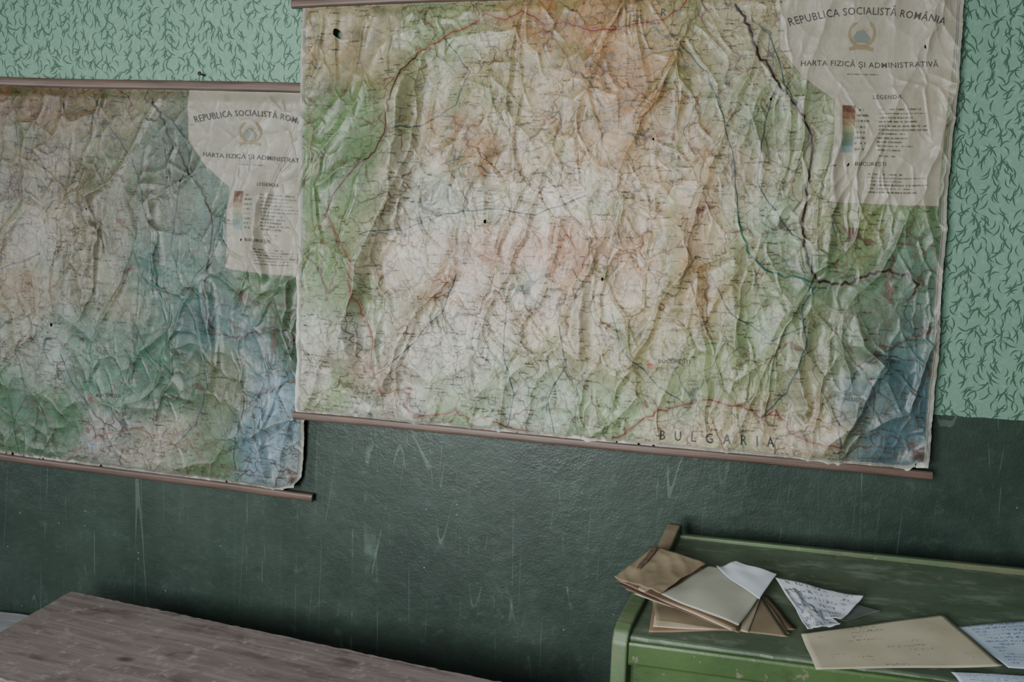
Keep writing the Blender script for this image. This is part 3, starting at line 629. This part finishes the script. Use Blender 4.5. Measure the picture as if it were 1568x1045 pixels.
# ---------------------------------------------------------------- papers
def paper_mat(name,c1,c2,lines=0,linecol=(60,70,110),rough=.7,keep=.46,thick=.028,freq=38):
    m,nt,b=new_mat(name); N=nt.nodes.new; Lk=nt.links.new
    tc=N('ShaderNodeTexCoord'); n=N('ShaderNodeTexNoise'); n.inputs['Scale'].default_value=9; n.inputs['Detail'].default_value=6; Lk(tc.outputs['Object'],n.inputs['Vector'])
    r=N('ShaderNodeValToRGB'); r.color_ramp.elements[0].position=.35; r.color_ramp.elements[1].position=.65; r.color_ramp.elements[0].color=L4(c1); r.color_ramp.elements[1].color=L4(c2); Lk(n.outputs['Fac'],r.inputs[0])
    col=r.outputs[0]
    if lines:
        sp=N('ShaderNodeSeparateXYZ'); Lk(tc.outputs['UV'],sp.inputs[0])
        def M(op,a,b_=None):
            q=N('ShaderNodeMath'); q.operation=op
            for i,x in enumerate((a,b_)):
                if x is None: continue
                if isinstance(x,(int,float)): q.inputs[i].default_value=x
                else: Lk(x,q.inputs[i])
            return q.outputs[0]
        mp=N('ShaderNodeMapping'); mp.inputs['Scale'].default_value=(freq,lines*1.2,1); Lk(tc.outputs['UV'],mp.inputs['Vector'])
        n2=N('ShaderNodeTexNoise'); n2.inputs['Scale'].default_value=1; n2.inputs['Detail'].default_value=2; Lk(mp.outputs[0],n2.inputs['Vector'])
        fr_=M('FRACT',M('MULTIPLY',sp.outputs['Y'],lines))
        rowm=M('MULTIPLY',M('GREATER_THAN',fr_,.25),M('LESS_THAN',fr_,.8))
        wr=M('LESS_THAN',M('ABSOLUTE',M('SUBTRACT',n2.outputs['Fac'],.5)),thick)
        n3=N('ShaderNodeTexNoise'); n3.inputs['Scale'].default_value=3.5; Lk(tc.outputs['UV'],n3.inputs['Vector'])
        k=M('MULTIPLY',M('MULTIPLY',rowm,wr),M('MULTIPLY',M('GREATER_THAN',n3.outputs['Fac'],keep),.8))
        mg=M('MULTIPLY',M('GREATER_THAN',sp.outputs['X'],.1),M('LESS_THAN',sp.outputs['X'],.9)); k=M('MULTIPLY',k,mg)
        mxn=N('ShaderNodeMix'); mxn.data_type='RGBA'; Lk(k,mxn.inputs[0]); Lk(col,mxn.inputs[6]); mxn.inputs[7].default_value=L4(linecol); col=mxn.outputs[2]
    Lk(col,b.inputs['Base Color']); b.inputs['Roughness'].default_value=rough
    return m
def ridged(x,y,seed,k): return np.clip(1-np.abs(perlin(x,y,seed))*1.6,0,1)**k
def sheet(name,q,mat,parent=None,curl=.004,seed=0,th=.0006,crease=0.0,lift_corner=None):
    n=28; s,t=np.meshgrid(np.linspace(0,1,n),np.linspace(0,1,n)); q=[np.array(p,float) for p in q]
    P=((1-s)*(1-t))[...,None]*q[0]+(s*(1-t))[...,None]*q[1]+(s*t)[...,None]*q[2]+((1-s)*t)[...,None]*q[3]
    P[...,2]+=curl*(perlin(s*1.8+seed,t*1.8,seed)+.5)
    if crease: P[...,2]+=crease*(ridged(s*3+t*1.5,t*2,seed+3,2)+.3*ridged(s*5,t*6+s*2,seed+5,2))
    if lift_corner:
        a,b_,hgt=lift_corner; d=np.sqrt((s-a)**2+(t-b_)**2); P[...,2]+=hgt*np.clip(1-d/.7,0,1)**2
    me=grid_mesh(name,P,uv=np.stack([s,1-t],-1))
    o=link_obj(me,name,mat,parent); md=o.modifiers.new('th','SOLIDIFY'); md.thickness=th; md.offset=1
    return o
tan=paper_mat('tan_card',(110,98,78),(132,119,96)); brn=paper_mat('brown_card',(106,86,68),(130,108,86)); drk=paper_mat('dark_card',(66,54,44),(88,72,58))
bei=paper_mat('beige_folder',(146,147,134),(162,162,148)); blu=paper_mat('bluish_paper',(168,178,188),(186,194,202)); pag=paper_mat('old_pages',(156,147,126),(178,168,146))
wht=paper_mat('written_sheet',(176,184,194),(196,202,208),6,(44,50,84),thick=.04,keep=.44,freq=22); wht2=paper_mat('written_sheet_blue',(164,178,194),(182,194,208),14,(66,80,134),thick=.04,keep=.42); gry=paper_mat('shadow_grey',(70,78,74),(92,98,94))
prt=paper_mat('printed_envelope',(160,153,133),(176,168,147),10,(118,110,98),keep=.54,thick=.028)
pf=empty('paper_folder',(.1,-.45,1.02))
def S(name,q,mat,**k):
    o=sheet(name,q,mat,**k); par(o,pf); return o
S('back_card',[(.012,-.468,1.013),(.262,-.388,1.028),(.308,-.505,1.006),(.006,-.566,.994)],brn,curl=.003,seed=2,th=.003)
S('under_card',[(.010,-.455,1.022),(.24,-.37,1.04),(.286,-.552,1.008),(.020,-.545,1.010)],tan,curl=.004,seed=3,th=.001)
S('page_1',[(.020,-.462,1.018),(.25,-.38,1.034),(.292,-.528,1.008),(.014,-.556,1.003)],pag,curl=.003,seed=31,th=.001)
S('page_2',[(-.030,-.470,1.036),(.10,-.36,1.050),(.25,-.40,1.040),(.205,-.560,1.014)],pag,curl=.003,seed=32,th=.001)
S('page_3',[(-.050,-.466,1.042),(.07,-.35,1.054),(.22,-.40,1.042),(.186,-.572,1.017)],brn,curl=.004,seed=33,th=.001)
S('inner_leaf',[(-.066,-.462,1.050),(.05,-.33,1.060),(.20,-.40,1.045),(.165,-.574,1.020)],drk,curl=.004,seed=4,th=.001)
S('page_4',[(-.060,-.455,1.053),(.055,-.333,1.063),(.23,-.38,1.052),(.172,-.577,1.022)],pag,curl=.003,seed=34,th=.001)
S('cover_lower',[(-.070,-.452,1.056),(.060,-.335,1.066),(.26,-.37,1.056),(.178,-.580,1.024)],brn,curl=.003,seed=5,th=.001)
S('cover_leaf',[(.028,-.500,1.052),(.135,-.340,1.070),(.274,-.365,1.064),(.184,-.574,1.030)],bei,curl=.005,seed=6,th=.001)
S('tan_flap',[(-.076,-.455,1.060),(.011,-.330,1.098),(.128,-.366,1.082),(.026,-.512,1.056)],tan,curl=.006,seed=7,th=.001,crease=.003)
S('tan_flap_inner',[(-.066,-.450,1.056),(.014,-.322,1.086),(.110,-.350,1.076),(.030,-.49,1.052)],drk,curl=.006,seed=9,th=.001)
S('torn_corner',[(-.045,-.41,1.066),(.0,-.335,1.100),(.020,-.350,1.104),(-.02,-.43,1.076)],drk,curl=.004,seed=12,th=.001,crease=.002)
sheet('loose_paper',[(.150,-.358,1.070),(.196,-.322,1.082),(.284,-.360,1.074),(.235,-.47,1.052)],blu,curl=.004,seed=8,lift_corner=(0,0,.008))
sheet('handwritten_note',[(.280,-.362,1.064),(.462,-.399,1.048),(.400,-.487,1.032),(.318,-.510,1.032)],wht,curl=.005,seed=10,crease=.001,lift_corner=(1,0,.008))
sheet('handwritten_note',[(.292,-.41,1.054),(.360,-.405,1.048),(.392,-.520,1.030),(.322,-.556,1.030)],wht,curl=.006,seed=13,crease=.004)
sheet('shadow_sheet',[(.34,-.358,1.037),(.499,-.405,1.030),(.422,-.455,1.021),(.342,-.458,1.022)],gry,curl=.004,seed=11)  # dark sheet stands in for the shadow among the papers
eo=sheet('envelope',[(.316,-.522,1.006),(.627,-.398,1.031),(.689,-.557,1.000),(.328,-.635,.987)],prt,curl=.003,seed=14,th=.0025)
sheet('written_letter',[(.638,-.43,1.019),(.920,-.34,1.038),(.870,-.545,.998),(.700,-.555,.997)],wht2,curl=.003,seed=15)
sheet('written_letter',[(.587,-.585,.990),(.82,-.56,.994),(.82,-.628,.981),(.600,-.636,.980)],wht2,curl=.002,seed=16)

# ---------------------------------------------------------------- light
w=bpy.data.worlds.new('World'); bpy.context.scene.world=w; w.use_nodes=True
w.node_tree.nodes['Background'].inputs[0].default_value=(.70,.76,.78,1); w.node_tree.nodes['Background'].inputs[1].default_value=.13
def area(name,loc,tgt,sx,sy,e,col,spread=180):
    l=bpy.data.lights.new(name,'AREA'); l.shape='RECTANGLE'; l.size=sx; l.size_y=sy; l.energy=e; l.color=col; l.spread=math.radians(spread)
    o=bpy.data.objects.new(name,l); o.location=loc; bpy.context.collection.objects.link(o)
    o.rotation_euler=(Vector(tgt)-Vector(loc)).to_track_quat('-Z','Y').to_euler()
area('window_light_left',(-3.5,-2.1,1.75),(-.2,0,1.6),1.0,1.3,48,(.92,.97,1))
area('window_light_rear',(-1.1,-3.9,1.9),(-.25,0,1.75),1.1,1.3,50,(.97,1,1),80)

# ---------------------------------------------------------------- camera
cam=bpy.data.cameras.new('Camera'); cam.sensor_width=36; cam.lens=1300/1568*36; cam.clip_start=.05
co=bpy.data.objects.new('Camera',cam); bpy.context.collection.objects.link(co)
R=Vector(SR);U=Vector(SU);Fv=Vector(SF)
M=Matrix((( R.x,U.x,-Fv.x,0),(R.y,U.y,-Fv.y,-2.3),(R.z,U.z,-Fv.z,1.75),(0,0,0,1)))
co.matrix_world=M
bpy.context.scene.camera=co
